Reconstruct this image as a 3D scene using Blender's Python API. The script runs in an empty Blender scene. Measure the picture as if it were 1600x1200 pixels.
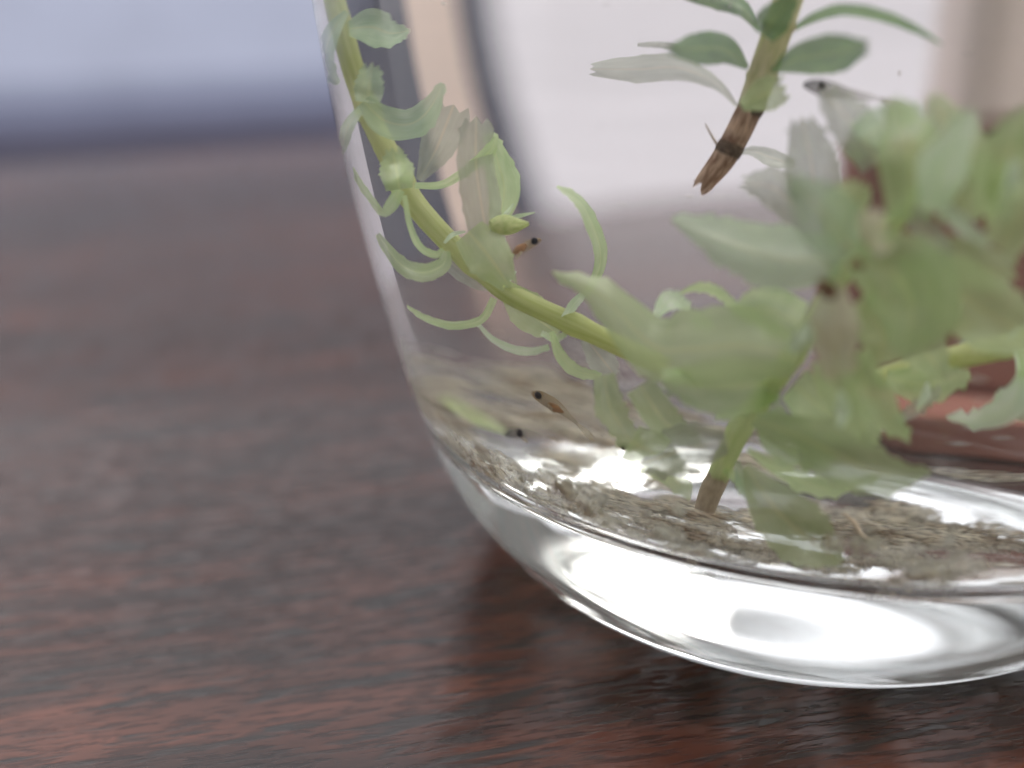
import bpy, bmesh, math, random
from mathutils import Vector, Matrix, noise
from mathutils.bvhtree import BVHTree

random.seed(7)
scene = bpy.context.scene
C = scene.collection
S = 0.056                       # metres per fit unit: the lens is 56 mm above the table
R_ = math.radians

# ------------------------------------------------------------------ camera
PITCH, ROLL, FPX = R_(22.69), R_(3.0), 1386.0
fwd = Vector((0, math.cos(PITCH), -math.sin(PITCH)))
upv = Vector((0, math.sin(PITCH), math.cos(PITCH)))
rgt = Vector((1, 0, 0))
cX = rgt * math.cos(ROLL) - upv * math.sin(ROLL)
cY = rgt * math.sin(ROLL) + upv * math.cos(ROLL)
CAM = Vector((0, 0, S))
cam_d = bpy.data.cameras.new('camera')
cam = bpy.data.objects.new('camera', cam_d)
C.objects.link(cam)
M = Matrix((cX, cY, -fwd)).transposed().to_4x4()
M.translation = CAM
cam.matrix_world = M
cam_d.sensor_fit = 'HORIZONTAL'
cam_d.sensor_width = 36
cam_d.lens = FPX / 1600 * 36
cam_d.clip_start = 0.002
cam_d.clip_end = 500
cam_d.dof.use_dof = True
cam_d.dof.focus_distance = 1.30 * S
cam_d.dof.aperture_fstop = 9.0
scene.camera = cam

# ------------------------------------------------------------------ world, sun, exposure
SUN_EL, SUN_AZ = R_(60), R_(128)          # azimuth measured from +Y towards +X
w = bpy.data.worlds.new('World')
scene.world = w
w.use_nodes = True
wn = w.node_tree
wn.nodes.clear()
sky = wn.nodes.new('ShaderNodeTexSky')
sky.sky_type = 'NISHITA'
sky.sun_disc = False
sky.sun_elevation = SUN_EL
sky.sun_rotation = SUN_AZ
sky.air_density = 1.0
sky.dust_density = 4.0
sky.ozone_density = 1.0
hs = wn.nodes.new('ShaderNodeHueSaturation')
hs.inputs['Saturation'].default_value = 0.25
bg = wn.nodes.new('ShaderNodeBackground')
bg.inputs['Strength'].default_value = 0.10
wo = wn.nodes.new('ShaderNodeOutputWorld')
wn.links.new(sky.outputs[0], hs.inputs['Color'])
ov = wn.nodes.new('ShaderNodeMixRGB')            # even overcast over the clear-sky gradient
ov.inputs[0].default_value = 0.74
ov.inputs[2].default_value = (10.6, 10.7, 11.2, 1)
wn.links.new(hs.outputs[0], ov.inputs[1])
wn.links.new(ov.outputs[0], bg.inputs['Color'])
wn.links.new(bg.outputs[0], wo.inputs['Surface'])

sun_d = bpy.data.lights.new('sun', 'SUN')
sun_d.energy = 1.5
sun_d.angle = R_(40)
sun_d.color = (1, .97, .92)
sun = bpy.data.objects.new('sun', sun_d)
C.objects.link(sun)
sdir = Vector((math.sin(SUN_AZ) * math.cos(SUN_EL), math.cos(SUN_AZ) * math.cos(SUN_EL), math.sin(SUN_EL)))
sun.rotation_euler = sdir.to_track_quat('Z', 'Y').to_euler()
sun.location = sdir * 3

scene.view_settings.view_transform = 'Standard'
scene.view_settings.look = 'None'
scene.view_settings.exposure = 0.92
scene.view_settings.gamma = 1
cy = scene.cycles
scene.render.engine = 'CYCLES'
cy.use_denoising = True
cy.max_bounces = 24
cy.transmission_bounces = 20
cy.glossy_bounces = 10
cy.diffuse_bounces = 4
cy.transparent_max_bounces = 24
cy.caustics_reflective = True
cy.caustics_refractive = True
cy.blur_glossy = 0.3
cy.sample_clamp_indirect = 6.0

# ------------------------------------------------------------------ helpers
def link(name, me, mat=None, parent=None, smooth=True):
    o = bpy.data.objects.new(name, me)
    C.objects.link(o)
    if mat is not None:
        for m in (mat if isinstance(mat, (list, tuple)) else [mat]):
            me.materials.append(m)
    if smooth:
        for p in me.polygons: p.use_smooth = True
    if parent: o.parent = parent
    return o

def mesh(verts, faces):
    me = bpy.data.meshes.new('mesh')
    me.from_pydata([tuple(v) for v in verts], [], faces)
    me.validate()
    me.update()
    return me

def tag(o, label=None, cat=None, group=None, kind=None):
    for k, v in (('label', label), ('category', cat), ('group', group), ('kind', kind)):
        if v: o[k] = v
    return o

def new_mat(name):
    m = bpy.data.materials.new(name)
    m.use_nodes = True
    nt = m.node_tree
    nt.nodes.clear()
    out = nt.nodes.new('ShaderNodeOutputMaterial')
    return m, nt, out

def spline(pts, n):
    """Catmull-Rom through the points, n samples per span."""
    P = [Vector(p) for p in pts]
    P = [P[0] * 2 - P[1]] + P + [P[-1] * 2 - P[-2]]
    out = []
    for i in range(1, len(P) - 2):
        a, b, c, d = P[i - 1], P[i], P[i + 1], P[i + 2]
        for k in range(n):
            t = k / n
            out.append(0.5 * ((2 * b) + (c - a) * t + (2 * a - 5 * b + 4 * c - d) * t * t + (3 * b - a - 3 * c + d) * t ** 3))
    out.append(P[-2].copy())
    return out

def lathe(profile, seg, mat_of=None):
    """Profile [(r, z)...] revolved about z; faces wind so that normals follow a profile walked bottom to top = outward."""
    verts, faces, mats = [], [], []
    rows = []
    for r, z in profile:
        if r < 1e-9:
            rows.append([len(verts)]); verts.append((0, 0, z))
        else:
            rows.append(list(range(len(verts), len(verts) + seg)))
            for k in range(seg):
                a = 2 * math.pi * k / seg
                verts.append((r * math.cos(a), r * math.sin(a), z))
    for i in range(len(rows) - 1):
        A, B = rows[i], rows[i + 1]
        for k in range(seg):
            k2 = (k + 1) % seg
            if len(A) == 1 and len(B) == 1: continue
            if len(A) == 1: faces.append((A[0], B[k2], B[k]))
            elif len(B) == 1: faces.append((A[k], A[k2], B[0]))
            else: faces.append((A[k], A[k2], B[k2], B[k]))
            mats.append(mat_of(i) if mat_of else 0)
    me = mesh(verts, faces)
    if mat_of:
        for p, q in zip(me.polygons, mats): p.material_index = q
    return me

# ------------------------------------------------------------------ materials of the setting
def mat_simple(name, col, rough=.8, var=.15, scale=6.0):
    m, nt, out = new_mat(name)
    b = nt.nodes.new('ShaderNodeBsdfPrincipled')
    n = nt.nodes.new('ShaderNodeTexNoise'); n.inputs['Scale'].default_value = scale; n.inputs['Detail'].default_value = 5
    tc = nt.nodes.new('ShaderNodeTexCoord')
    r = nt.nodes.new('ShaderNodeMapRange'); r.inputs[3].default_value = 1 - var; r.inputs[4].default_value = 1 + var
    mx = nt.nodes.new('ShaderNodeMixRGB'); mx.blend_type = 'MULTIPLY'; mx.inputs[0].default_value = 1
    mx.inputs[1].default_value = (*col, 1)
    nt.links.new(tc.outputs['Object'], n.inputs['Vector'])
    nt.links.new(n.outputs['Fac'], r.inputs[0])
    nt.links.new(r.outputs[0], mx.inputs[2])
    nt.links.new(mx.outputs[0], b.inputs['Base Color'])
    b.inputs['Roughness'].default_value = rough
    nt.links.new(b.outputs[0], out.inputs[0])
    return m

def mat_glass(name, ior, col=(1, 1, 1)):
    m, nt, out = new_mat(name)
    g = nt.nodes.new('ShaderNodeBsdfGlass')
    g.inputs['Color'].default_value = (*col, 1)
    g.inputs['Roughness'].default_value = 0
    g.inputs['IOR'].default_value = ior
    nt.links.new(g.outputs[0], out.inputs[0])
    return m

# wood: grain runs along local X
def mat_wood():
    m, nt, out = new_mat('dark_wood')
    N, L = nt.nodes, nt.links
    tc = N.new('ShaderNodeTexCoord')
    def streak(scale, detail, rough, dist, lo, hi, rot=0.0):
        mp = N.new('ShaderNodeMapping'); mp.inputs['Scale'].default_value = scale; mp.inputs['Rotation'].default_value = (0, 0, rot)
        L.new(tc.outputs['Object'], mp.inputs['Vector'])
        n = N.new('ShaderNodeTexNoise'); n.inputs['Scale'].default_value = 1; n.inputs['Detail'].default_value = detail
        n.inputs['Roughness'].default_value = rough; n.inputs['Distortion'].default_value = dist
        L.new(mp.outputs[0], n.inputs['Vector'])
        r = N.new('ShaderNodeMapRange'); r.inputs[1].default_value = lo; r.inputs[2].default_value = hi
        L.new(n.outputs['Fac'], r.inputs[0])
        return r.outputs[0]
    def mixc(f, c1, c2, mode='MIX', fac=None):
        x = N.new('ShaderNodeMixRGB'); x.blend_type = mode
        if f is not None: L.new(f, x.inputs[0])
        else: x.inputs[0].default_value = fac
        for k, c in ((1, c1), (2, c2)):
            if isinstance(c, tuple): x.inputs[k].default_value = (*c, 1)
            else: L.new(c, x.inputs[k])
        return x.outputs[0]
    base = mixc(streak((30, 150, 150), 4, .6, .8, .38, .66), (.048, .021, .015), (.128, .050, .033))
    veins = streak((9, 75, 75), 3, .6, 1.2, .52, .66, .05)
    c = mixc(veins, base, (.036, .026, .023))
    bands = streak((1.6, 17, 10), 3, .55, 1.0, .44, .62, -.03)
    c = mixc(bands, mixc(None, c, (.52, .50, .52), 'MULTIPLY', 1), c)
    fine = streak((210, 1500, 300), 3, .65, .3, .40, .52)
    c = mixc(None, c, mixc(fine, (.50, .50, .52), (1.10, 1.02, 1.0)), 'MULTIPLY', 1)
    dash = streak((95, 700, 200), 2, .5, .5, .54, .64)
    c = mixc(dash, c, (.030, .022, .020))
    b = N.new('ShaderNodeBsdfPrincipled')
    L.new(c, b.inputs['Base Color'])
    ro = N.new('ShaderNodeMapRange'); ro.inputs[3].default_value = .22; ro.inputs[4].default_value = .14
    L.new(fine, ro.inputs[0]); L.new(ro.outputs[0], b.inputs['Roughness'])
    b.inputs['Specular IOR Level'].default_value = .44
    bp = N.new('ShaderNodeBump'); bp.inputs['Strength'].default_value = .16; bp.inputs['Distance'].default_value = .00025
    ad = N.new('ShaderNodeMath'); ad.operation = 'SUBTRACT'; L.new(fine, ad.inputs[0]); L.new(dash, ad.inputs[1])
    L.new(ad.outputs[0], bp.inputs['Height'])
    L.new(bp.outputs[0], b.inputs['Normal'])
    L.new(b.outputs[0], out.inputs[0])
    return m

# ------------------------------------------------------------------ the setting
gm = mesh([(-60, -60, -.75), (60, -60, -.75), (60, 60, -.75), (-60, 60, -.75)], [(0, 1, 2, 3)])
tag(link('ground', gm, mat_simple('pale_paving', (.46, .44, .44)), smooth=False), kind='structure')

def box(name, x0, x1, y0, y1, z0, z1, mat, bev=0.0):
    bm = bmesh.new()
    bmesh.ops.create_cube(bm, size=1)
    for v in bm.verts:
        v.co = Vector(((x0 + x1) / 2 + v.co.x * (x1 - x0), (y0 + y1) / 2 + v.co.y * (y1 - y0), (z0 + z1) / 2 + v.co.z * (z1 - z0)))
    if bev: bmesh.ops.bevel(bm, geom=bm.edges[:], offset=bev, segments=3, affect='EDGES', profile=.5)
    me = bpy.data.meshes.new('mesh'); bm.to_mesh(me); bm.free()
    return link(name, me, mat, smooth=False)

TABLE_ROT = R_(7)
tb = box('table_top', -1.0, 1.1, -.50, .47, -.03, 0, mat_wood(), .004)
tb.rotation_euler.z = TABLE_ROT
tag(tb, kind='structure')

WHITE = mat_simple('white_plaster', (.84, .80, .85))
BLUE = mat_simple('bluish_plaster', (.47, .51, .66))
PINK = mat_simple('pinkish_plaster', (.64, .50, .43))
LILAC = mat_simple('lilac_plaster', (.62, .58, .64))
SLATE = mat_simple('slate_plaster', (.050, .050, .080))
for z0, z1, mt in ((-.75, -.105, mat_simple('light_fade_dark', (.075, .070, .105))), (-.105, -.085, mat_simple('light_fade_dark', (.105, .105, .165))), (-.085, -.062, mat_simple('light_fade_mid', (.15, .16, .245))),
                   (-.062, -.036, mat_simple('light_fade_mid', (.22, .24, .35))), (-.036, -.008, mat_simple('light_fade_mid', (.32, .35, .48))), (-.008, .15, BLUE)):      # courses darkened downward to paint in the fade of light on the left wall
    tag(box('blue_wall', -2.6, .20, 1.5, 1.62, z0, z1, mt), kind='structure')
for nm, x0, x1, top, mt in (('white_wall', .20, .595, .42, WHITE), ('dark_wall', .595, .645, .42, SLATE),
                            ('pink_wall', .645, .775, .42, PINK), ('dark_wall', .775, 1.36, .42, SLATE), ('pale_wall', 1.36, 4.0, .42, LILAC)):
    tag(box(nm, x0, x1, 1.5, 1.62, -.75, top, mt), kind='structure')
tag(box('rear_light_block', -4.5, 4.5, -1.75, -1.5, -.75, 2.75, mat_simple('light_block_grey', (.22, .22, .20))), kind='structure')  # unseen wall added behind the camera to darken the left of the glass base
tag(box('overhead_light_block', -4.5, .45, -1.75, -.62, 2.75, 2.9, mat_simple('light_block_grey', (.22, .22, .20))), kind='structure')  # unseen slab added overhead to keep sky light out of the glass base
hw = box('far_wall', -12, 12, 6.0, 6.3, -.75, 2.5, mat_simple('dark_plaster', (.030, .028, .030)))
tag(hw, kind='structure')

# ------------------------------------------------------------------ jar and water
JX, JY = .5558 * S, 1.601 * S
SEG = 224
outer_pts = [(.50, 0), (.545, .018), (.585, .050), (.6345, .105), (.6946, .205), (.741, .35), (.7845, .55), (.822, .8), (.843, 1.1), (.855, 1.5), (.862, 1.95)]
inner_pts = [(0, .235), (.25, .236), (.42, .242), (.53, .257), (.60, .287), (.65, .34), (.69, .42), (.735, .55), (.772, .8), (.793, 1.1), (.803, 1.5), (.806, 1.65)]
outer = [(0, .035), (.2, .034), (.36, .028), (.43, .014), (.465, .002)]
outer = [(x, z) for x, z, _ in [(*p, 0) for p in outer]]
prof_out = [(p.x, p.y) for p in spline([(*p, 0) for p in outer], 6)] + [(p.x, p.y) for p in spline([(*p, 0) for p in outer_pts], 12)]
prof_in = [(p.x, p.y) for p in spline([(*p, 0) for p in inner_pts], 12)]
prof_in[0] = (0, prof_in[0][1]); prof_out[0] = (0, prof_out[0][1])
TILT = R_(4)          # the cavity leans: its floor is lower on the right
WATER_Z = 1.65
# jar surfaces: outer wall, rim, and the dry inner wall above the water
rim = [(.858, 1.975), (.845, 1.985), (.825, 1.98), (.812, 1.96), (.808, 1.9), (.806, WATER_Z)]
pj = [(r * S, z * S) for r, z in prof_out + rim]
g_glass = mat_glass('clear_glass', 1.5, (.985, .99, .985))
# faint dried water film and wiping streaks, its white also painting in lens haze
nt = g_glass.node_tree; N, L = nt.nodes, nt.links
tcg = N.new('ShaderNodeTexCoord'); mpg = N.new('ShaderNodeMapping'); mpg.inputs['Scale'].default_value = (40, 40, 420)
L.new(tcg.outputs['Object'], mpg.inputs['Vector'])
ng = N.new('ShaderNodeTexNoise'); ng.inputs['Scale'].default_value = 1; ng.inputs['Detail'].default_value = 6; ng.inputs['Roughness'].default_value = .7
L.new(mpg.outputs[0], ng.inputs['Vector'])
mg = N.new('ShaderNodeMapRange'); mg.inputs[1].default_value = .42; mg.inputs[2].default_value = .80; mg.inputs[3].default_value = .012; mg.inputs[4].default_value = .085
L.new(ng.outputs['Fac'], mg.inputs[0])
dg = N.new('ShaderNodeBsdfDiffuse'); dg.inputs['Color'].default_value = (.8, .8, .8, 1)
xg = N.new('ShaderNodeMixShader'); L.new(mg.outputs[0], xg.inputs[0])
gl_ = [n for n in N if n.type == 'BSDF_GLASS'][0]; og_ = [n for n in N if n.type == 'OUTPUT_MATERIAL'][0]
L.new(gl_.outputs[0], xg.inputs[1]); L.new(dg.outputs[0], xg.inputs[2]); L.new(xg.outputs[0], og_.inputs[0])
jar = link('glass_jar', lathe(pj, SEG), g_glass)
jar.location = (JX, JY, 0.0006)
tag(jar, 'clear glass jar with a thick rounded base standing on the dark wooden table', 'jar')
# water: its wetted face is the glass-water boundary, its top face the water-air boundary
tilt_m = Matrix.Translation((0, 0, 1.1 * S)) @ Matrix.Rotation(TILT, 4, 'Y') @ Matrix.Translation((0, 0, -1.1 * S))
pw_ = [(r * S, z * S) for r, z in prof_in] + [(.6 * S, WATER_Z * S), (.3 * S, WATER_Z * S), (0, WATER_Z * S)]
NI = len(prof_in)
water = link('water', lathe(pw_, SEG, lambda i: 1 if i >= NI - 1 else 0), [mat_glass('water_in_glass', 1.333 / 1.5), mat_glass('water_surface', 1.333)])
for v in water.data.vertices:           # lean only the lower part, the rim and the water level stay true
    t = max(0, min(1, (1.1 * S - v.co.z) / (.3 * S)))
    v.co = v.co.lerp(tilt_m @ v.co, t)
water.location = jar.location
tag(water, 'clear water filling the glass jar round the green sprigs', 'water')

# ------------------------------------------------------------------ sight lines into the water (used to set the plants and fry where they stand)
def bvh_of(o):
    bm = bmesh.new(); bm.from_mesh(o.data)
    bm.transform(Matrix.Translation(o.location))
    bm.normal_update()
    t = BVHTree.FromBMesh(bm)
    vn = [v.normal.copy() for v in bm.verts]; fv = [[v.index for v in f.verts] for f in bm.faces]; co = [v.co.copy() for v in bm.verts]
    bm.free()
    return t, vn, fv, co
from mathutils.interpolate import poly_3d_calc
def hit(b, o, d):
    t, vn, fv, co = b
    p, n, i, dist = t.ray_cast(o, d)
    if p is None: return None
    wts = poly_3d_calc([co[k] for k in fv[i]], p)
    sn = Vector((0, 0, 0))
    for k, q in zip(fv[i], wts): sn += vn[k] * q
    return p, sn.normalized()
def refract(d, n, e):
    c = -d.dot(n)
    if c < 0: n = -n; c = -c
    k = 1 - e * e * (1 - c * c)
    return (d * e + n * (e * c - math.sqrt(k))).normalized() if k > 0 else None
B_OUT, B_IN = bvh_of(jar), bvh_of(water)
def sight(px, py):
    """Pixel of the 1600x1200 photograph -> (start, direction) of the sight line inside the water."""
    d = (cX * ((px - 800) / FPX) + cY * ((600 - py) / FPX) + fwd).normalized()
    h = hit(B_OUT, CAM, d)
    if h is None: return None
    d1 = refract(d, h[1], 1 / 1.5)
    h2 = hit(B_IN, h[0] + d1 * 1e-6, d1)
    if h2 is None: return None
    d2 = refract(d1, h2[1], 1.5 / 1.333)
    return (h2[0], d2) if d2 else None

# ------------------------------------------------------------------ block added behind the jar to supply the brown and pink refracted through it
wb = bpy.data.objects.new('added_block', None); C.objects.link(wb)
tag(wb, 'added brown block with a pale pink top standing in for tones refracted behind the jar', 'box')
o = box('body', .0530, .098, .1365, .1465, .0105, .0415, mat_simple('brown_paint', (.26, .11, .08)), .002); o.parent = wb
o = box('plinth', .0530, .098, .1245, .1475, .0005, .0103, mat_simple('brown_paint', (.27, .11, .08)), .001); o.parent = wb
o = box('lid', .0605, .099, .1360, .1475, .0417, .085, mat_simple('pink_paint', (.92, .78, .72)), .003); o.parent = wb

def place(px, py, Y, lo=.05, hi=.93):
    """Point in the water on the sight line of a pixel, at distance Y (fit units) in front of the camera."""
    q = sight(px, py)
    if q is None: return None
    p, d = q
    h = B_IN[0].ray_cast(p + d * 1e-5, d)
    L = h[3] if h[0] else 1.0 * S
    t = (Y * S - p.y) / d.y
    return p + d * max(lo * L, min(hi * L, t))

def on_floor(px, py):
    q = sight(px, py)
    if q is None: return None
    p, d = q
    h = B_IN[0].ray_cast(p + d * 1e-5, d)
    return (h[0], -h[1] if h[1].dot(d) > 0 else h[1], d) if h[0] else None

# ------------------------------------------------------------------ plant materials
def mat_leaf(name, c1, c2, alpha=.2, trans=.55):
    m, nt, out = new_mat(name)
    N, L = nt.nodes, nt.links
    uv = N.new('ShaderNodeUVMap')
    oi = N.new('ShaderNodeObjectInfo')
    mp = N.new('ShaderNodeMapping'); mp.inputs['Scale'].default_value = (22, 3, 1)
    L.new(uv.outputs[0], mp.inputs['Vector'])
    ad = N.new('ShaderNodeVectorMath'); ad.operation = 'ADD'
    cx = N.new('ShaderNodeCombineXYZ')
    ml = N.new('ShaderNodeMath'); ml.operation = 'MULTIPLY'; ml.inputs[1].default_value = 37
    L.new(oi.outputs['Random'], ml.inputs[0]); L.new(ml.outputs[0], cx.inputs[2])
    L.new(mp.outputs[0], ad.inputs[0]); L.new(cx.outputs[0], ad.inputs[1])
    n = N.new('ShaderNodeTexNoise'); n.inputs['Scale'].default_value = 1; n.inputs['Detail'].default_value = 3
    L.new(ad.outputs[0], n.inputs['Vector'])
    mp2 = N.new('ShaderNodeMapping'); mp2.inputs['Scale'].default_value = (2.2, 2.6, 1)
    L.new(uv.outputs[0], mp2.inputs['Vector'])
    ad2 = N.new('ShaderNodeVectorMath'); ad2.operation = 'ADD'
    L.new(mp2.outputs[0], ad2.inputs[0]); L.new(cx.outputs[0], ad2.inputs[1])
    n2 = N.new('ShaderNodeTexNoise'); n2.inputs['Scale'].default_value = 1; n2.inputs['Detail'].default_value = 2
    L.new(ad2.outputs[0], n2.inputs['Vector'])
    av = N.new('ShaderNodeMath'); av.operation = 'MULTIPLY_ADD'; av.inputs[1].default_value = .35
    sc2 = N.new('ShaderNodeMath'); sc2.operation = 'MULTIPLY'; sc2.inputs[1].default_value = .65
    L.new(n2.outputs['Fac'], sc2.inputs[0])
    L.new(n.outputs['Fac'], av.inputs[0]); L.new(sc2.outputs[0], av.inputs[2])
    rp = N.new('ShaderNodeMapRange'); rp.inputs[1].default_value = .36; rp.inputs[2].default_value = .64
    L.new(av.outputs[0], rp.inputs[0])
    mx = N.new('ShaderNodeMixRGB'); mx.inputs[1].default_value = (*c1, 1); mx.inputs[2].default_value = (*c2, 1)
    L.new(rp.outputs[0], mx.inputs[0])
    vr = N.new('ShaderNodeMapRange'); vr.inputs[3].default_value = .84; vr.inputs[4].default_value = 1.12
    m7 = N.new('ShaderNodeMath'); m7.operation = 'MULTIPLY'; m7.inputs[1].default_value = 7.31
    fr_ = N.new('ShaderNodeMath'); fr_.operation = 'FRACT'
    L.new(oi.outputs['Random'], m7.inputs[0]); L.new(m7.outputs[0], fr_.inputs[0]); L.new(fr_.outputs[0], vr.inputs[0])
    mv = N.new('ShaderNodeMixRGB'); mv.blend_type = 'MULTIPLY'; mv.inputs[0].default_value = 1
    L.new(mx.outputs[0], mv.inputs[1]); L.new(vr.outputs[0], mv.inputs[2]); mx = mv
    # midrib: a paler line along the middle of the leaf
    sp = N.new('ShaderNodeSeparateXYZ'); L.new(uv.outputs[0], sp.inputs[0])
    sb = N.new('ShaderNodeMath'); sb.operation = 'SUBTRACT'; sb.inputs[1].default_value = .5
    L.new(sp.outputs[0], sb.inputs[0])
    ab = N.new('ShaderNodeMath'); ab.operation = 'ABSOLUTE'; L.new(sb.outputs[0], ab.inputs[0])
    mr = N.new('ShaderNodeMapRange'); mr.inputs[1].default_value = .015; mr.inputs[2].default_value = .05; mr.inputs[3].default_value = .35; mr.inputs[4].default_value = 0
    L.new(ab.outputs[0], mr.inputs[0])
    mb = N.new('ShaderNodeMixRGB'); mb.inputs[2].default_value = (min(1, c2[0] * 1.5), c2[1] * 1.12, c2[2] * .9, 1)
    L.new(mr.outputs[0], mb.inputs[0]); L.new(mx.outputs[0], mb.inputs[1])
    df = N.new('ShaderNodeBsdfDiffuse'); tr = N.new('ShaderNodeBsdfTranslucent'); tp = N.new('ShaderNodeBsdfTransparent')
    gl = N.new('ShaderNodeBsdfGlossy'); gl.inputs['Roughness'].default_value = .28
    L.new(mb.outputs[0], df.inputs['Color']); L.new(mb.outputs[0], tr.inputs['Color'])
    m1 = N.new('ShaderNodeMixShader'); m1.inputs[0].default_value = trans
    L.new(df.outputs[0], m1.inputs[1]); L.new(tr.outputs[0], m1.inputs[2])
    m2 = N.new('ShaderNodeMixShader'); m2.inputs[0].default_value = .035
    L.new(m1.outputs[0], m2.inputs[1]); L.new(gl.outputs[0], m2.inputs[2])
    m3 = N.new('ShaderNodeMixShader')
    ap = N.new('ShaderNodeMapRange'); ap.inputs[3].default_value = alpha * 1.35; ap.inputs[4].default_value = alpha * .65
    L.new(n2.outputs['Fac'], ap.inputs[0]); L.new(ap.outputs[0], m3.inputs[0])
    L.new(m2.outputs[0], m3.inputs[1]); L.new(tp.outputs[0], m3.inputs[2])
    L.new(m3.outputs[0], out.inputs[0])
    return m

LEAF = {
    'g': mat_leaf('fresh_leaf', (.62, .82, .37), (.83, .96, .55), .22, .5),
    'y': mat_leaf('olive_leaf', (.60, .73, .36), (.78, .88, .51), .24, .5),
    'm': mat_leaf('faded_leaf', (.52, .55, .43), (.70, .72, .60), .32),
    'd': mat_leaf('deep_green_leaf', (.13, .25, .10), (.26, .40, .17), .12, .45),
    'p': mat_leaf('pale_leaf', (.72, .88, .58), (.90, .96, .80), .08),
    'b': mat_leaf('beige_leaf', (.82, .74, .50), (.95, .90, .72), .10),
    'r': mat_leaf('brown_scale', (.16, .075, .04), (.30, .15, .07), .05, .3),
    'u': mat_leaf('bluish_leaf', (.54, .72, .44), (.72, .86, .60), .30),
}

def mat_stem(name, c1, c2, streak=140):
    m, nt, out = new_mat(name)
    N, L = nt.nodes, nt.links
    uv = N.new('ShaderNodeUVMap')
    mp = N.new('ShaderNodeMapping'); mp.inputs['Scale'].default_value = (7, .9, 1)
    L.new(uv.outputs[0], mp.inputs['Vector'])
    n = N.new('ShaderNodeTexNoise'); n.inputs['Scale'].default_value = 2.2; n.inputs['Detail'].default_value = 4
    L.new(mp.outputs[0], n.inputs['Vector'])
    rp = N.new('ShaderNodeMapRange'); rp.inputs[1].default_value = .35; rp.inputs[2].default_value = .65
    L.new(n.outputs['Fac'], rp.inputs[0])
    mx = N.new('ShaderNodeMixRGB'); mx.inputs[1].default_value = (*c1, 1); mx.inputs[2].default_value = (*c2, 1)
    L.new(rp.outputs[0], mx.inputs[0])
    b = N.new('ShaderNodeBsdfPrincipled')
    L.new(mx.outputs[0], b.inputs['Base Color'])
    b.inputs['Roughness'].default_value = .35
    b.inputs['IOR'].default_value = 1.12
    b.inputs['Subsurface Weight'].default_value = .0
    tr = N.new('ShaderNodeBsdfTranslucent'); L.new(mx.outputs[0], tr.inputs['Color'])
    ms = N.new('ShaderNodeMixShader'); ms.inputs[0].default_value = .5
    L.new(b.outputs[0], ms.inputs[1]); L.new(tr.outputs[0], ms.inputs[2])
    L.new(ms.outputs[0], out.inputs[0])
    return m
STEM_G = mat_stem('green_stem', (.62, .66, .29), (.78, .80, .45))
STEM_P = mat_stem('pale_stem', (.72, .80, .46), (.86, .90, .62))
STEM_C = mat_stem('cream_stem', (.66, .66, .38), (.86, .80, .58))
STEM_B = mat_stem('brown_stem', (.36, .22, .155), (.84, .64, .49))
STEM_F = mat_stem('fawn_stem', (.62, .52, .39), (.80, .70, .56))
NODE_D = mat_stem('dark_node', (.14, .10, .08), (.36, .26, .19))

def smooth_list(vals, n):
    """Resample a list of control values (2 or 1 wide) with a Catmull-Rom curve to n + 1 even steps."""
    v3 = [Vector((v, 0, 0)) if not hasattr(v, '__len__') else Vector((v[0], v[1], 0)) for v in vals]
    if len(v3) == 2: v3 = [v3[0], (v3[0] + v3[1]) / 2, v3[1]]
    sp = spline(v3, 12)
    out = []
    for i in range(n + 1):
        t = i / n * (len(sp) - 1); k = min(int(t), len(sp) - 2)
        out.append(sp[k].lerp(sp[k + 1], t - k))
    return out

rng = random.Random(21)
def leaf(parent, pts, widths, Y, key='g', tilt=0.0, cup=.18, teeth=2.2, tip='point', rows=22, name='leaf'):
    """A blade through pixel points: its midrib, its width along it, its depth in the water and the lean of its face."""
    if not hasattr(Y, '__len__'): Y = (Y, Y)
    P = smooth_list(pts, rows); Wd = [max(1.2, v.x) for v in smooth_list(widths, rows)]
    Yc = [v.x for v in smooth_list(list(Y), rows)]
    ph = rng.uniform(0, 6)
    teeth *= min(1, max(v.x for v in smooth_list(widths, rows)) / 42)
    us = (-1, -.72, -.4, 0, .4, .72, 1) if tip == 'ragged' else (-1, -.55, 0, .55, 1)
    V, uvs = [], []
    for i in range(rows + 1):
        a = P[max(0, i - 1)]; b = P[min(rows, i + 1)]
        t = (b - a).normalized(); n = Vector((-t.y, t.x, 0))
        v = i / rows
        wv = 1 + .05 * math.sin(5 * v + ph)
        for u in us:
            hw_ = Wd[i] / 2 * wv
            off = u * hw_
            if abs(u) == 1 and .3 < v < 1 and rng.random() < .42:
                off += u * teeth * rng.uniform(.3, 1.6) * (.5 + 1.1 * v)
            ext = 0
            if i == rows and tip == 'ragged':
                ext = rng.uniform(-3, 4) + (9 if round(u * 20) in (-14, 0, 14) else -3)
            q = P[i] + n * off + t * ext
            w_ = Wd[i] * .0010
            yy = Yc[i] + tilt * u * w_ + cup * w_ * (u * u - .4) + .012 * math.sin(4 * v + ph)
            p = place(q.x, q.y, yy)
            if p is None: p = V[-1] if V else None
            if p is None: return None
            V.append(p); uvs.append(((u + 1) / 2, v))
    F = []
    k = len(us)
    for i in range(rows):
        for j in range(k - 1):
            F.append((i * k + j, i * k + j + 1, (i + 1) * k + j + 1, (i + 1) * k + j))
    me = mesh(V, F)
    ul = me.uv_layers.new(name='UVMap')
    for lp in me.loops: ul.data[lp.index].uv = uvs[lp.vertex_index]
    o = link(name, me, LEAF[key], parent)
    if parent: o.matrix_parent_inverse = parent.matrix_world.inverted()
    return o

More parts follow.
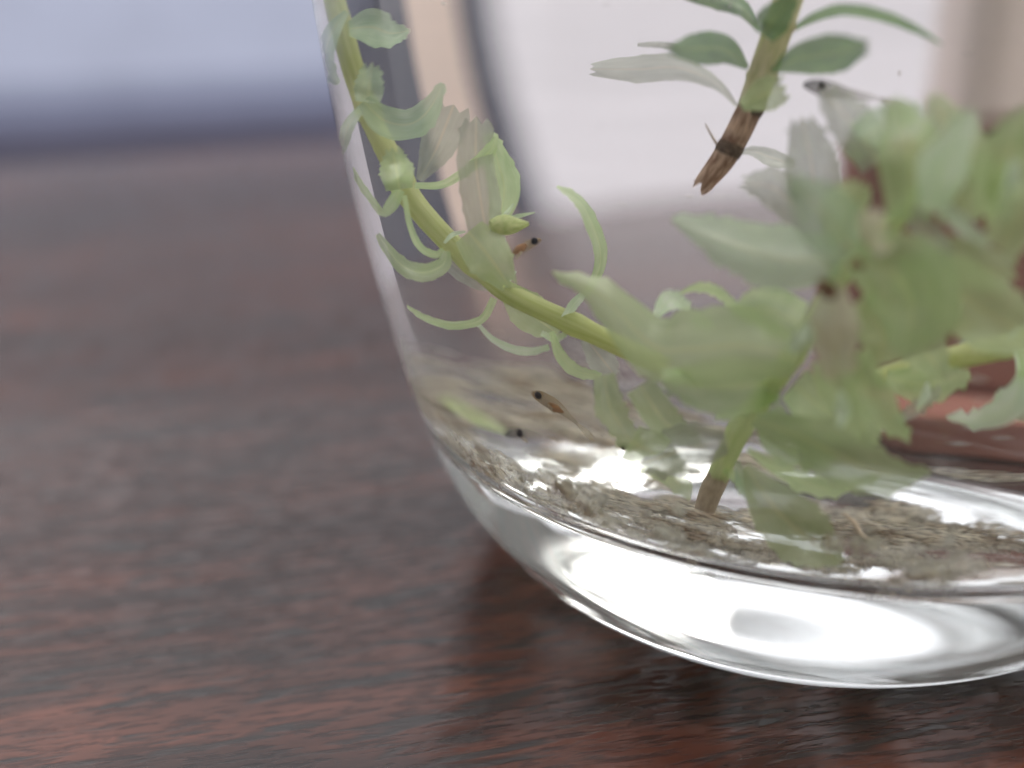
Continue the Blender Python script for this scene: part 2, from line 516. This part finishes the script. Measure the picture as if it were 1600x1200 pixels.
def tube(name, parent, pts, widths, Y, mat, rows=30, sides=12, nodes=(), flare=.18, fray=0, mats=None):
    if not hasattr(Y, '__len__'): Y = (Y, Y)
    P = smooth_list(pts, rows); Wd = [v.x for v in smooth_list(widths, rows)]; Yc = [v.x for v in smooth_list(list(Y), rows)]
    cen = [place(P[i].x, P[i].y, Yc[i], .07, .9) for i in range(rows + 1)]
    V, uvs, F = [], [], []
    for i in range(rows + 1):
        t = (cen[min(rows, i + 1)] - cen[max(0, i - 1)]).normalized()
        e = P[min(rows, i + 1)] - P[max(0, i - 1)]; n2 = Vector((-e.y, e.x, 0)).normalized()
        q = sight(P[i].x + n2.x * 4, P[i].y + n2.y * 4); q0 = sight(P[i].x, P[i].y)
        d0 = q0[1]; tt = (cen[i] - q0[0]).length
        sc = ((q[0] + q[1] * tt) - (q0[0] + q0[1] * tt)).length / 4
        r = Wd[i] / 2 * sc
        for nd in nodes: r *= 1 + flare * math.exp(-((i / rows - nd) / .02) ** 2)
        side = t.cross(d0).normalized(); up = side.cross(t).normalized()
        for k in range(sides):
            a = 2 * math.pi * k / sides
            rr = r * (1 + .05 * math.cos(5 * a))
            p = cen[i] + side * rr * math.cos(a) + up * rr * math.sin(a)
            if fray and i == rows: p += t * rng.uniform(-.3, 1) * fray * S
            V.append(p); uvs.append((k / sides, i / rows * 3))
    for i in range(rows):
        for k in range(sides):
            k2 = (k + 1) % sides
            F.append((i * sides + k, i * sides + k2, (i + 1) * sides + k2, (i + 1) * sides + k))
    if not fray:
        for base, c in ((0, cen[0]), (rows * sides, cen[-1])):
            V.append(c); uvs.append((.5, 0))
            for k in range(sides):
                F.append((base + k, base + (k + 1) % sides, len(V) - 1))
    me = mesh(V, F)
    ul = me.uv_layers.new(name='UVMap')
    for lp in me.loops: ul.data[lp.index].uv = uvs[lp.vertex_index]
    o = link(name, me, mat, parent)
    if parent: o.matrix_parent_inverse = parent.matrix_world.inverted()
    return o

def empty(name, loc, label, cat, group=None):
    o = bpy.data.objects.new(name, None); C.objects.link(o)
    o.location = loc; o.empty_display_size = .002
    tag(o, label, cat, group)
    bpy.context.view_layer.update()
    return o

GP = 'waterweed sprigs in the jar'
# ------------------------------------------------------------------ sprig along the left wall
A = empty('waterweed_sprig', place(640, 310, 1.45), 'long curving green waterweed sprig following the left wall of the jar', 'plant', GP)
tube('stem', A, [(512, -30), (530, 40), (553, 120), (580, 190), (610, 250), (640, 310), (700, 378), (760, 430), (800, 462), (880, 500), (955, 535), (1040, 575)],
     [16, 18, 19, 21, 23, 25, 27, 29, 29, 30, 30, 30], (1.55, 1.52, 1.48, 1.42, 1.36, 1.28), STEM_G, 70, 12, (.25, .42, .6, .84))
YA = 1.44
for a in (
    ([(545, 45), (580, 42), (610, 52), (640, 48)], [22, 58, 44, 6], 1.5, 'u', .3),
    ([(542, 18), (520, 48), (508, 85), (512, 112), (530, 130)], [10, 26, 24, 28, 6], 1.5, 'u', -.3),
    ([(568, 158), (600, 188), (640, 194), (670, 172), (692, 130)], [26, 46, 44, 38, 8], 1.46, 'u', .2),
    ([(574, 160), (577, 135), (580, 106)], [38, 44, 30], 1.45, 'u', .1),
    ([(565, 168), (545, 196), (536, 225), (530, 245)], [12, 20, 16, 6], 1.5, 'u', .5),
    ([(624, 296), (620, 268), (614, 238)], [44, 52, 26], 1.42, 'g', .1),
    ([(625, 296), (612, 320), (598, 332), (582, 314), (562, 286), (552, 262)], [16, 20, 12, 11, 9, 3], 1.44, 'g', .8),
    ([(655, 282), (682, 232), (706, 172)], [12, 54, 62], 1.5, 'm', .2),
    ([(648, 290), (692, 288), (732, 264), (765, 236), (775, 214)], [10, 12, 15, 20, 6], 1.40, 'g', .9),
    ([(632, 305), (640, 350), (656, 385), (680, 398), (694, 390)], [8, 10, 11, 11, 8], 1.42, 'g', .9),
    ([(697, 392), (692, 414), (660, 426), (625, 412), (590, 366)], [14, 25, 26, 22, 8], 1.40, 'g', .5),
    ([(768, 405), (754, 330), (744, 260), (744, 192)], [58, 60, 54, 46], 1.40, 'm', .15),
    ([(772, 365), (788, 300), (777, 250), (765, 208)], [18, 48, 42, 14], 1.44, 'g', .4),
    ([(732, 362), (765, 402), (792, 442)], [50, 74, 34], 1.34, 'y', .1),
    ([(695, 402), (730, 430), (772, 452)], [24, 30, 10], 1.46, 'm', .2),
    ([(772, 466), (757, 495), (735, 506), (700, 508), (662, 496), (636, 478)], [12, 13, 13, 12, 9, 3], 1.36, 'g', .9),
    ([(748, 508), (770, 530), (800, 545), (830, 549), (858, 542)], [6, 9, 12, 13, 9], 1.36, 'p', .9),
    ([(788, 448), (830, 490), (872, 522)], [26, 58, 20], 1.40, 'y', .2),
    ([(918, 458), (936, 420), (937, 385), (918, 335), (898, 308), (870, 291)], [9, 18, 22, 20, 14, 3], 1.36, 'g', .7),
    ([(878, 503), (898, 474), (918, 455)], [10, 16, 5], 1.36, 'p', .7),
    ([(862, 518), (876, 556), (902, 580), (940, 588)], [8, 18, 18, 10], 1.34, 'g', .6),
    ([(915, 528), (940, 560), (962, 588)], [22, 44, 10], 1.40, 'm', .2),
    ([(846, 520), (865, 528), (885, 522)], [8, 12, 6], 1.36, 'p', .5),
): leaf(A, a[0], a[1], a[2] - .02, a[3], a[4], tip='ragged' if a[1][-1] > 25 else 'point', teeth=2.0)
# short side shoot: a closed yellow bud with two pointed bracts
bd = tube('bud', A, [(766, 352), (782, 352), (800, 352), (826, 350)], [16, 30, 28, 6], 1.33, mat_stem('yellow_bud', (.60, .68, .30), (.82, .84, .50)), 14, 10)
leaf(A, [(774, 348), (790, 335), (803, 318)], [4, 8, 3], 1.38, 'p', .5, teeth=0, rows=10, name='bract')
leaf(A, [(780, 345), (808, 338), (836, 332)], [5, 7, 2], 1.38, 'p', .5, teeth=0, rows=10, name='bract')
leaf(A, [(694, 380), (708, 366), (728, 362)], [4, 8, 3], 1.36, 'p', .5, teeth=0, rows=10, name='bract')
leaf(A, [(784, 432), (796, 436), (806, 424)], [4, 7, 3], 1.36, 'p', .5, teeth=0, rows=10, name='bract')

# ------------------------------------------------------------------ broken sprig hanging from above
Bp = empty('waterweed_sprig', place(1190, 110, 1.32), 'broken waterweed sprig hanging down with darker leaves and a rotting brown end', 'plant', GP)
YB = 1.32
tube('stem', Bp, [(1245, -45), (1218, 35), (1193, 108), (1172, 168)], [46, 46, 45, 42], YB, STEM_C, 26, 14, (.35, .72))
tube('stem_end', Bp, [(1173, 165), (1150, 212), (1128, 250), (1098, 288)], [40, 40, 38, 30], YB, STEM_B, 16, 14, (), .1, .016)
for pts in ([(1200, 96), (1191, 116)], [(1178, 156), (1168, 178)], [(1143, 224), (1134, 242)]):
    tube('stem_node', Bp, pts, [41, 42.5, 40], YB, NODE_D if pts[0][1] > 100 else STEM_F, 6, 14)
for a in (
    ([(1186, 48), (1160, 14), (1120, -2), (1045, -14)], [5, 26, 32, 8], YB + .05, 'd', .3),
    ([(1192, 55), (1210, 30), (1240, -5)], [36, 50, 22], YB - .06, 'd', .2),
    ([(1232, 50), (1275, 26), (1320, 15), (1380, 25), (1430, 45), (1472, 69)], [5, 16, 20, 19, 13, 2], (YB, YB - .12), 'd', .6),
    ([(1205, 111), (1250, 92), (1310, 82), (1352, 74)], [6, 46, 58, 24], (YB - .04, YB - .18), 'd', .3),
    ([(1168, 106), (1132, 78), (1090, 76), (1050, 78)], [8, 44, 48, 20], (YB, YB - .1), 'd', .3),
    ([(1058, 74), (1030, 70), (996, 70)], [14, 10, 5], YB + .1, 'm', .3),
    ([(1152, 166), (1120, 132), (1060, 106), (1000, 108), (928, 108)], [5, 18, 38, 40, 22], (YB, YB + .12), 'm', .3),
    ([(1158, 166), (1195, 148), (1222, 138)], [16, 52, 46], YB - .07, 'y', .2),
    ([(1150, 240), (1175, 236), (1205, 246), (1242, 258)], [4, 14, 26, 14], YB + .04, 'm', .3),
): leaf(Bp, a[0], a[1], a[2], a[3], a[4], tip='ragged' if a[1][-1] > 15 else 'point', teeth=1.0)
tube('root', Bp, [(1132, 240), (1118, 222), (1102, 194)], [5, 4, 2], YB, STEM_F, 8, 6)
tube('root', Bp, [(1110, 276), (1098, 284), (1084, 282)], [6, 5, 2], YB, STEM_B, 8, 6)

# ------------------------------------------------------------------ broad sprig nearest the front of the jar
Cp = empty('waterweed_sprig', place(1110, 770, 1.12), 'bushy waterweed sprig nearest the front glass with broad blurred leaves', 'plant', GP)
tube('stem', Cp, [(1122, 745), (1140, 705), (1162, 662), (1195, 618), (1240, 556), (1290, 470), (1330, 412), (1390, 355), (1450, 290)],
     [34, 35, 35, 34, 33, 32, 32, 33, 32], (1.16, 1.12, 1.08, 1.06, 1.06), STEM_P, 44, 12, (.22, .5, .72))
tube('stem_end', Cp, [(1123, 742), (1110, 768), (1100, 797)], [34, 36, 33], 1.16, STEM_F, 10, 12)
YC = 1.04
for a in (
    # crown of leaves at the upper right
    ([(1372, 255), (1332, 195), (1290, 142)], [60, 72, 30], 1.16, 'm', .2),
    ([(1275, 310), (1266, 245), (1254, 192)], [84, 78, 44], 1.18, 'm', .1),
    ([(1262, 345), (1212, 296), (1166, 286)], [56, 62, 24], 1.20, 'm', .2),
    ([(1420, 345), (1424, 245), (1396, 158)], [70, 108, 44], 1.04, 'g', .15),
    ([(1500, 345), (1492, 240), (1458, 150)], [70, 104, 40], 1.08, 'y', .1),
    ([(1550, 340), (1572, 250), (1612, 168)], [60, 88, 36], 1.04, 'g', .2),
    ([(1330, 250), (1370, 200), (1440, 170)], [30, 60, 40], 1.14, 'u', .2),
    ([(1312, 402), (1225, 404), (1140, 378), (1050, 342)], [56, 98, 78, 16], (1.05, 1.12), 'u', .3),
    ([(1335, 396), (1288, 335), (1240, 280)], [80, 96, 40], 1.0, 'u', .2),
    ([(1330, 398), (1400, 430), (1425, 490), (1405, 552)], [50, 140, 150, 50], .98, 'g', .2),
    ([(1400, 425), (1480, 450), (1560, 500), (1630, 530)], [60, 110, 112, 70], 1.02, 'y', .2),
    ([(1430, 400), (1500, 410), (1580, 430)], [60, 80, 90], 1.06, 'y', .2),
    ([(1405, 470), (1442, 540), (1474, 592)], [80, 72, 36], 1.06, 'y', .2),
    ([(1300, 446), (1304, 510), (1310, 584)], [36, 76, 46], .97, 'b', .2),
    ([(1278, 438), (1292, 452), (1304, 466)], [8, 24, 14], .955, 'r', .2),
    ([(1325, 420), (1338, 412), (1350, 418)], [6, 14, 8], .955, 'r', .2),
    ([(1288, 488), (1262, 520), (1234, 548)], [12, 26, 14], .99, 'p', .3),
    ([(1470, 318), (1500, 348), (1545, 384)], [10, 28, 12], .99, 'p', .3),
    ([(1586, 250), (1580, 300), (1568, 346)], [20, 26, 16], 1.0, 'p', .3),
    ([(1545, 352), (1556, 310), (1570, 260)], [14, 22, 20], 1.05, 'g', .3),
    ([(1385, 395), (1362, 352), (1378, 330)], [34, 40, 12], .97, 'b', .2),
    ([(1420, 330), (1460, 380), (1470, 430)], [30, 44, 30], 1.04, 'm', .2),
    # left side
    ([(1245, 562), (1165, 540), (1085, 545), (1020, 540), (940, 462), (862, 424)], [56, 130, 120, 90, 46, 4], (1.04, 1.10, 1.16), 'y', .2),
    ([(1215, 596), (1130, 606), (1040, 592)], [60, 92, 60], 1.08, 'g', .2),
    ([(1250, 505), (1195, 482), (1146, 482)], [70, 66, 28], 1.10, 'g', .3),
    ([(1024, 494), (1046, 470), (1079, 481)], [10, 32, 5], 1.20, 'p', .4),
    ([(1062, 458), (1090, 449), (1122, 456), (1152, 484)], [4, 13, 16, 20], 1.20, 'g', .6),
    ([(1080, 484), (1092, 500), (1112, 514)], [3, 22, 14], 1.20, 'p', .4),
    # lower leaves
    ([(944, 586), (955, 640), (990, 695)], [32, 42, 54], 1.14, 'y', .2),
    ([(985, 690), (1030, 716), (1078, 782)], [60, 62, 6], 1.12, 'y', .2),
    ([(1000, 602), (1042, 662), (1096, 694)], [50, 46, 26], 1.12, 'y', .2),
    ([(1135, 690), (1072, 702), (1010, 722)], [40, 80, 44], 1.10, 'm', .2),
    ([(1178, 655), (1250, 682), (1320, 716), (1385, 742), (1456, 738)], [26, 72, 92, 60, 4], (1.06, 1.0), 'y', .2),
    ([(1240, 600), (1300, 650), (1370, 690)], [60, 80, 50], 1.08, 'g', .2),
    ([(1328, 556), (1370, 630), (1422, 692)], [56, 62, 4], 1.02, 'g', .2),
    ([(1290, 560), (1312, 622), (1345, 684)], [50, 54, 24], 1.0, 'y', .3),
    ([(1312, 610), (1318, 640), (1312, 668)], [8, 22, 8], .96, 'p', .2),
    ([(1168, 702), (1222, 736), (1290, 762), (1372, 746)], [8, 24, 30, 12], 1.08, 'g', .4),
    ([(1164, 728), (1210, 792), (1262, 842), (1312, 878)], [12, 84, 94, 30], (1.06, 1.0), 'y', .2),
    ([(1152, 722), (1162, 760), (1182, 792)], [8, 22, 10], 1.10, 'u', .3),
    ([(1130, 735), (1150, 745), (1166, 770)], [6, 16, 4], 1.12, 'g', .3),
    ([(1116, 655), (1140, 645), (1165, 640)], [6, 16, 8], 1.10, 'p', .3),
    ([(1455, 330), (1475, 260), (1520, 176)], [40, 74, 26], 1.0, 'p', .2),
    ([(1560, 390), (1600, 330), (1640, 280)], [60, 80, 40], 1.0, 'y', .2),
    ([(1330, 380), (1320, 330), (1350, 290)], [60, 80, 50], 1.05, 'y', .2),
    ([(1340, 470), (1380, 520), (1370, 570)], [50, 80, 40], 1.04, 'y', .2),
    ([(1200, 640), (1230, 690), (1300, 720)], [40, 70, 50], 1.05, 'g', .2),
): leaf(Cp, a[0], a[1][:-1] + [a[1][-1] * (.55 if a[3] in 'gyu' else 1)], (a[2] if not hasattr(a[2], '__len__') else a[2]), a[3], a[4], tip='ragged' if a[1][-1] > 22 else 'point', teeth=4.2)

# ------------------------------------------------------------------ sprig entering from the right
Dp = empty('waterweed_sprig', place(1500, 560, 1.22), 'thin yellow-green waterweed sprig coming in from the right edge with curled toothed leaves', 'plant', GP)
tube('stem', Dp, [(1370, 592), (1440, 574), (1500, 558), (1560, 545), (1640, 524)], [28, 34, 35, 35, 36], 1.22, STEM_G, 30, 12, (.3, .78))
for a in (
    ([(1588, 546), (1598, 590), (1580, 630), (1536, 656), (1478, 652)], [8, 26, 52, 28, 3], 1.16, 'p', .4),
    ([(1600, 560), (1615, 610), (1610, 660)], [20, 50, 40], 1.18, 'u', .3),
    ([(1490, 550), (1530, 530), (1572, 536)], [6, 30, 8], 1.28, 'm', .2),
    ([(1385, 592), (1450, 600), (1516, 584)], [26, 62, 16], 1.16, 'g', .3),
    ([(1432, 642), (1446, 618), (1450, 598)], [7, 15, 4], 1.12, 'p', .3),
    ([(1398, 660), (1438, 634), (1470, 606)], [10, 24, 8], 1.16, 'm', .3),
    ([(1572, 540), (1585, 520), (1604, 505)], [6, 12, 4], 1.20, 'p', .3),
    ([(1590, 540), (1600, 565), (1596, 600)], [10, 16, 6], 1.15, 'g', .5),
): leaf(Dp, a[0], a[1], a[2], a[3], a[4], teeth=4.2, tip='point')

# ------------------------------------------------------------------ loose bits on the floor of the jar
def floor_y(px, py, lift=.02):
    h = on_floor(px, py)
    return h[0].y / S - lift if h else 1.3
fr = empty('leaf_fragment', place(740, 648, floor_y(740, 648)), 'fallen olive leaf lying flat in the sediment at the left foot of the jar', 'leaf')
leaf(fr, [(690, 622), (715, 636), (750, 655), (792, 676)], [8, 20, 20, 6], (floor_y(690, 622), floor_y(792, 676)), 'y', .2, name='blade')
th = tube('root_thread', None, [(1318, 802), (1336, 818), (1350, 838), (1378, 854)], [4, 6, 6, 3], (floor_y(1318, 802), floor_y(1378, 854)), STEM_F, 16, 6)
tag(th, 'thin fawn root thread lying on the sediment at the lower right', 'root')

def blob(rnd, c, r, nrm, flat=.5, sub=1, amp=.45):
    bm = bmesh.new()
    bmesh.ops.create_icosphere(bm, subdivisions=sub, radius=1)
    off = Vector((rnd.uniform(0, 99), rnd.uniform(0, 99), rnd.uniform(0, 99)))
    q = nrm.to_track_quat('Z', 'Y')
    V = []
    for v in bm.verts:
        k = 1 + amp * noise.noise(v.co * 1.7 + off) * 1.6 + amp * .5 * rnd.uniform(-1, 1)
        p = v.co * k; p.z *= flat
        V.append(c + q @ (p * r))
    F = [[v.index for v in f.verts] for f in bm.faces]
    bm.free()
    return V, F

def mat_mulm():
    m, nt, out = new_mat('sediment')
    N, L = nt.nodes, nt.links
    tc = N.new('ShaderNodeTexCoord')
    n = N.new('ShaderNodeTexNoise'); n.inputs['Scale'].default_value = 260; n.inputs['Detail'].default_value = 5
    L.new(tc.outputs['Object'], n.inputs['Vector'])
    rp = N.new('ShaderNodeValToRGB')
    rp.color_ramp.elements[0].position = .34; rp.color_ramp.elements[0].color = (.62, .52, .40, 1)
    rp.color_ramp.elements[1].position = .62; rp.color_ramp.elements[1].color = (.92, .89, .82, 1)
    e = rp.color_ramp.elements.new(.47); e.color = (.88, .84, .75, 1)
    L.new(n.outputs['Fac'], rp.inputs[0])
    d = N.new('ShaderNodeBsdfDiffuse'); L.new(rp.outputs[0], d.inputs['Color'])
    t = N.new('ShaderNodeBsdfTranslucent'); L.new(rp.outputs[0], t.inputs['Color'])
    x = N.new('ShaderNodeMixShader'); x.inputs[0].default_value = .78
    L.new(d.outputs[0], x.inputs[1]); L.new(t.outputs[0], x.inputs[2])
    tp = N.new('ShaderNodeBsdfTransparent')
    y = N.new('ShaderNodeMixShader'); fz = N.new('ShaderNodeTexNoise'); fz.inputs['Scale'].default_value = 1500; fz.inputs['Detail'].default_value = 4
    L.new(tc.outputs['Object'], fz.inputs['Vector'])
    fm = N.new('ShaderNodeMapRange'); fm.inputs[1].default_value = .40; fm.inputs[2].default_value = .58; fm.inputs[3].default_value = .95; fm.inputs[4].default_value = .12
    L.new(fz.outputs['Fac'], fm.inputs[0]); L.new(fm.outputs[0], y.inputs[0])
    L.new(x.outputs[0], y.inputs[1]); L.new(tp.outputs[0], y.inputs[2])
    L.new(y.outputs[0], out.inputs[0])
    return m
sr = random.Random(5)
V, F = [], []
count = 0
JC = Vector((JX, JY, 0))
tries = 0
while count < 3400 and tries < 60000:
    tries += 1
    r = .70 * math.sqrt(sr.random()); a = sr.uniform(0, 2 * math.pi)
    x, y = r * math.cos(a), r * math.sin(a)
    if r > .585 and sr.random() < .8: continue                 # the foot of the wall stays mostly clear
    dens = noise.noise(Vector((x * 6.5, y * 6.5, 3.1))) * 1.5 + noise.noise(Vector((x * 17, y * 17, 8.1))) * .9 + .12
    dens += .35 * max(0, -x)                                   # thicker on the left
    if x > .0 and y > -.15: dens -= .5
    if sr.random() > dens: continue
    o0 = Vector((JX + x * S, JY + y * S, .75 * S))
    h = B_IN[0].ray_cast(o0, Vector((0, 0, -1)))
    if h[0] is None or h[0].z > .43 * S: continue
    nrm = h[1] if h[1].z > 0 else -h[1]
    big = sr.random() < .22
    rad = (sr.uniform(.012, .040) if big else sr.uniform(.003, .012)) * S
    v, f = blob(sr, h[0] + nrm * rad * .25, rad, nrm, sr.uniform(.05, .14) if big else sr.uniform(.2, .5), 2 if big else 1)
    b0 = len(V); V += v; F += [[k + b0 for k in q] for q in f]
    count += 1
for i in range(60):                                            # specks hanging in the water
    r = .6 * math.sqrt(sr.random()); a = sr.uniform(0, 2 * math.pi)
    c = Vector((JX + r * math.cos(a) * S, JY + r * math.sin(a) * S, sr.uniform(.35, 1.3) * S))
    v, f = blob(sr, c, sr.uniform(.0015, .0035) * S, Vector((0, 0, 1)), .8, 1)
    b0 = len(V); V += v; F += [[k + b0 for k in q] for q in f]
sed = link('sediment', mesh(V, F), mat_mulm())
tag(sed, 'fluffy beige and brown sediment settled over the floor of the jar', 'sediment', kind='stuff')

for lab, pts, col in (('small reddish brown crumb in the pale sediment left of the other', ((894, 785, 9), (888, 780, 5)), (.14, .05, .03)),
                      ('small reddish brown crumb in the pale sediment with a dark tip', ((918, 779, 8), (927, 776, 5)), (.12, .045, .03))):
    V, F = [], []
    for px, py, rpx in pts:
        h = on_floor(px, py)
        v, f = blob(sr, h[0] + Vector((0, 0, .008 * S)), rpx * .0009 * S, Vector((0, 0, 1)), .7, 2)
        b0 = len(V); V += v; F += [[k + b0 for k in q] for q in f]
    tag(link('debris_crumb', mesh(V, F), mat_simple('rust_brown', col, .8, .3, 900)), lab, 'debris', 'brown crumbs in the sediment')

# ------------------------------------------------------------------ fish fry
def mat_fry(name, head, mid, tail, alpha):
    m, nt, out = new_mat(name)
    N, L = nt.nodes, nt.links
    uv = N.new('ShaderNodeUVMap'); sp = N.new('ShaderNodeSeparateXYZ'); L.new(uv.outputs[0], sp.inputs[0])
    dv = N.new('ShaderNodeMath'); dv.operation = 'DIVIDE'; dv.inputs[1].default_value = 3; L.new(sp.outputs[1], dv.inputs[0])
    rp = N.new('ShaderNodeValToRGB')
    rp.color_ramp.elements[0].position = .12; rp.color_ramp.elements[0].color = (*head, 1)
    rp.color_ramp.elements[1].position = .9; rp.color_ramp.elements[1].color = (*tail, 1)
    e = rp.color_ramp.elements.new(.4); e.color = (*mid, 1)
    L.new(dv.outputs[0], rp.inputs[0])
    d = N.new('ShaderNodeBsdfPrincipled'); L.new(rp.outputs[0], d.inputs['Base Color']); d.inputs['Roughness'].default_value = .3; d.inputs['IOR'].default_value = 1.1
    t = N.new('ShaderNodeBsdfTranslucent'); L.new(rp.outputs[0], t.inputs['Color'])
    x = N.new('ShaderNodeMixShader'); x.inputs[0].default_value = .4
    L.new(d.outputs[0], x.inputs[1]); L.new(t.outputs[0], x.inputs[2])
    tp = N.new('ShaderNodeBsdfTransparent')
    al = N.new('ShaderNodeMapRange'); al.inputs[3].default_value = alpha[0]; al.inputs[4].default_value = alpha[1]
    L.new(dv.outputs[0], al.inputs[0])
    y = N.new('ShaderNodeMixShader'); L.new(al.outputs[0], y.inputs[0])
    L.new(x.outputs[0], y.inputs[1]); L.new(tp.outputs[0], y.inputs[2])
    L.new(y.outputs[0], out.inputs[0])
    return m
AMBER = mat_fry('amber_fry', (.42, .30, .17), (.50, .36, .20), (.56, .47, .34), (.42, .72))
DARK = mat_fry('dark_fry', (.13, .13, .12), (.30, .27, .22), (.52, .46, .36), (.40, .82))
GUT = mat_fry('orange_gut', (.52, .27, .13), (.56, .30, .15), (.48, .28, .15), (.25, .35))
EYE = mat_fry('dark_eye', (.012, .014, .018), (.012, .014, .018), (.012, .014, .018), (0, 0))
FIN = mat_leaf('clear_fin', (.50, .42, .28), (.66, .58, .42), .5)
LEAF['fin'] = FIN
def fry(label, mid, widths, eye, er, gut, gw, fin, fw, Y, mat):
    r = empty('fish_fry', place(mid[1][0], mid[1][1], Y), label, 'fish', 'fish fry in the jar')
    k = (len(mid) - 1) // 2; dx, dy_ = (1 if mid[-1][0] > mid[0][0] else -1), widths[k]
    leaf(r, [(mid[k][0], mid[k][1] + dy_ * .25), (mid[k][0] + 5 * dx, mid[k][1] + dy_ * .7), (mid[k][0] + 11 * dx, mid[k][1] + dy_ * 1.1)], [3, 6, 3], Y - .008, 'fin', .3, teeth=.5, rows=6, name='pectoral_fin')
    tube('body', r, mid, widths, Y, mat, 22, 12)
    for dy in (-.012, .014):
        e = tube('eye', r, [(eye[0] - er, eye[1]), (eye[0] - er * .7, eye[1]), (eye[0], eye[1]), (eye[0] + er * .7, eye[1]), (eye[0] + er, eye[1])], [1, er * 1.5, er * 2, er * 1.5, 1], Y + dy, EYE, 10, 10)
    if gut: tube('belly', r, gut, gw, Y - .006, GUT, 10, 10)
    if fin: leaf(r, fin, fw, Y, 'fin', .1, teeth=1, rows=8, name='tail_fin', tip='ragged')
fry('amber fry with an orange belly and dark eye swimming just above the sediment', [(832, 614), (841, 618), (856, 627), (872, 637), (888, 650), (906, 666)], [5, 13, 16, 13, 7, 3],
    (841, 618), 5.5, [(858, 630), (868, 638), (880, 644)], [4, 10, 3], [(902, 662), (914, 673), (924, 684)], [4, 9, 10], 1.34, AMBER)
fry('blackish fry lying low over the brown sediment by the fallen olive leaf', [(788, 680), (798, 678), (814, 677), (832, 679), (856, 683)], [3, 11, 13, 9, 3],
    (812, 677), 5, None, None, [(850, 682), (862, 684), (874, 688)], [3, 6, 7], 1.40, DARK)
fry('faint fry with an orange belly beside the yellow bud', [(845, 374), (834, 378), (816, 388), (800, 397), (782, 410)], [4, 12, 16, 12, 4],
    (835, 377), 5.5, [(822, 382), (812, 389), (802, 396)], [5, 13, 5], [(788, 406), (778, 412), (768, 420)], [4, 9, 10], 1.46, AMBER)
fry('largest fry with a dark head under the broad leaf of the hanging sprig', [(1256, 132), (1270, 134), (1290, 139), (1320, 146), (1352, 151), (1384, 157)], [8, 21, 26, 19, 12, 5],
    (1284, 134), 6, None, None, [(1376, 155), (1392, 160), (1408, 166)], [5, 14, 18], 1.26, DARK)
fry('fry hidden behind an olive leaf with only its black eye showing', [(966, 697), (976, 697), (1000, 701), (1034, 708)], [3, 10, 11, 3],
    (975, 697), 5.5, None, None, [(1030, 707), (1042, 710), (1052, 714)], [3, 7, 8], 1.24, AMBER)
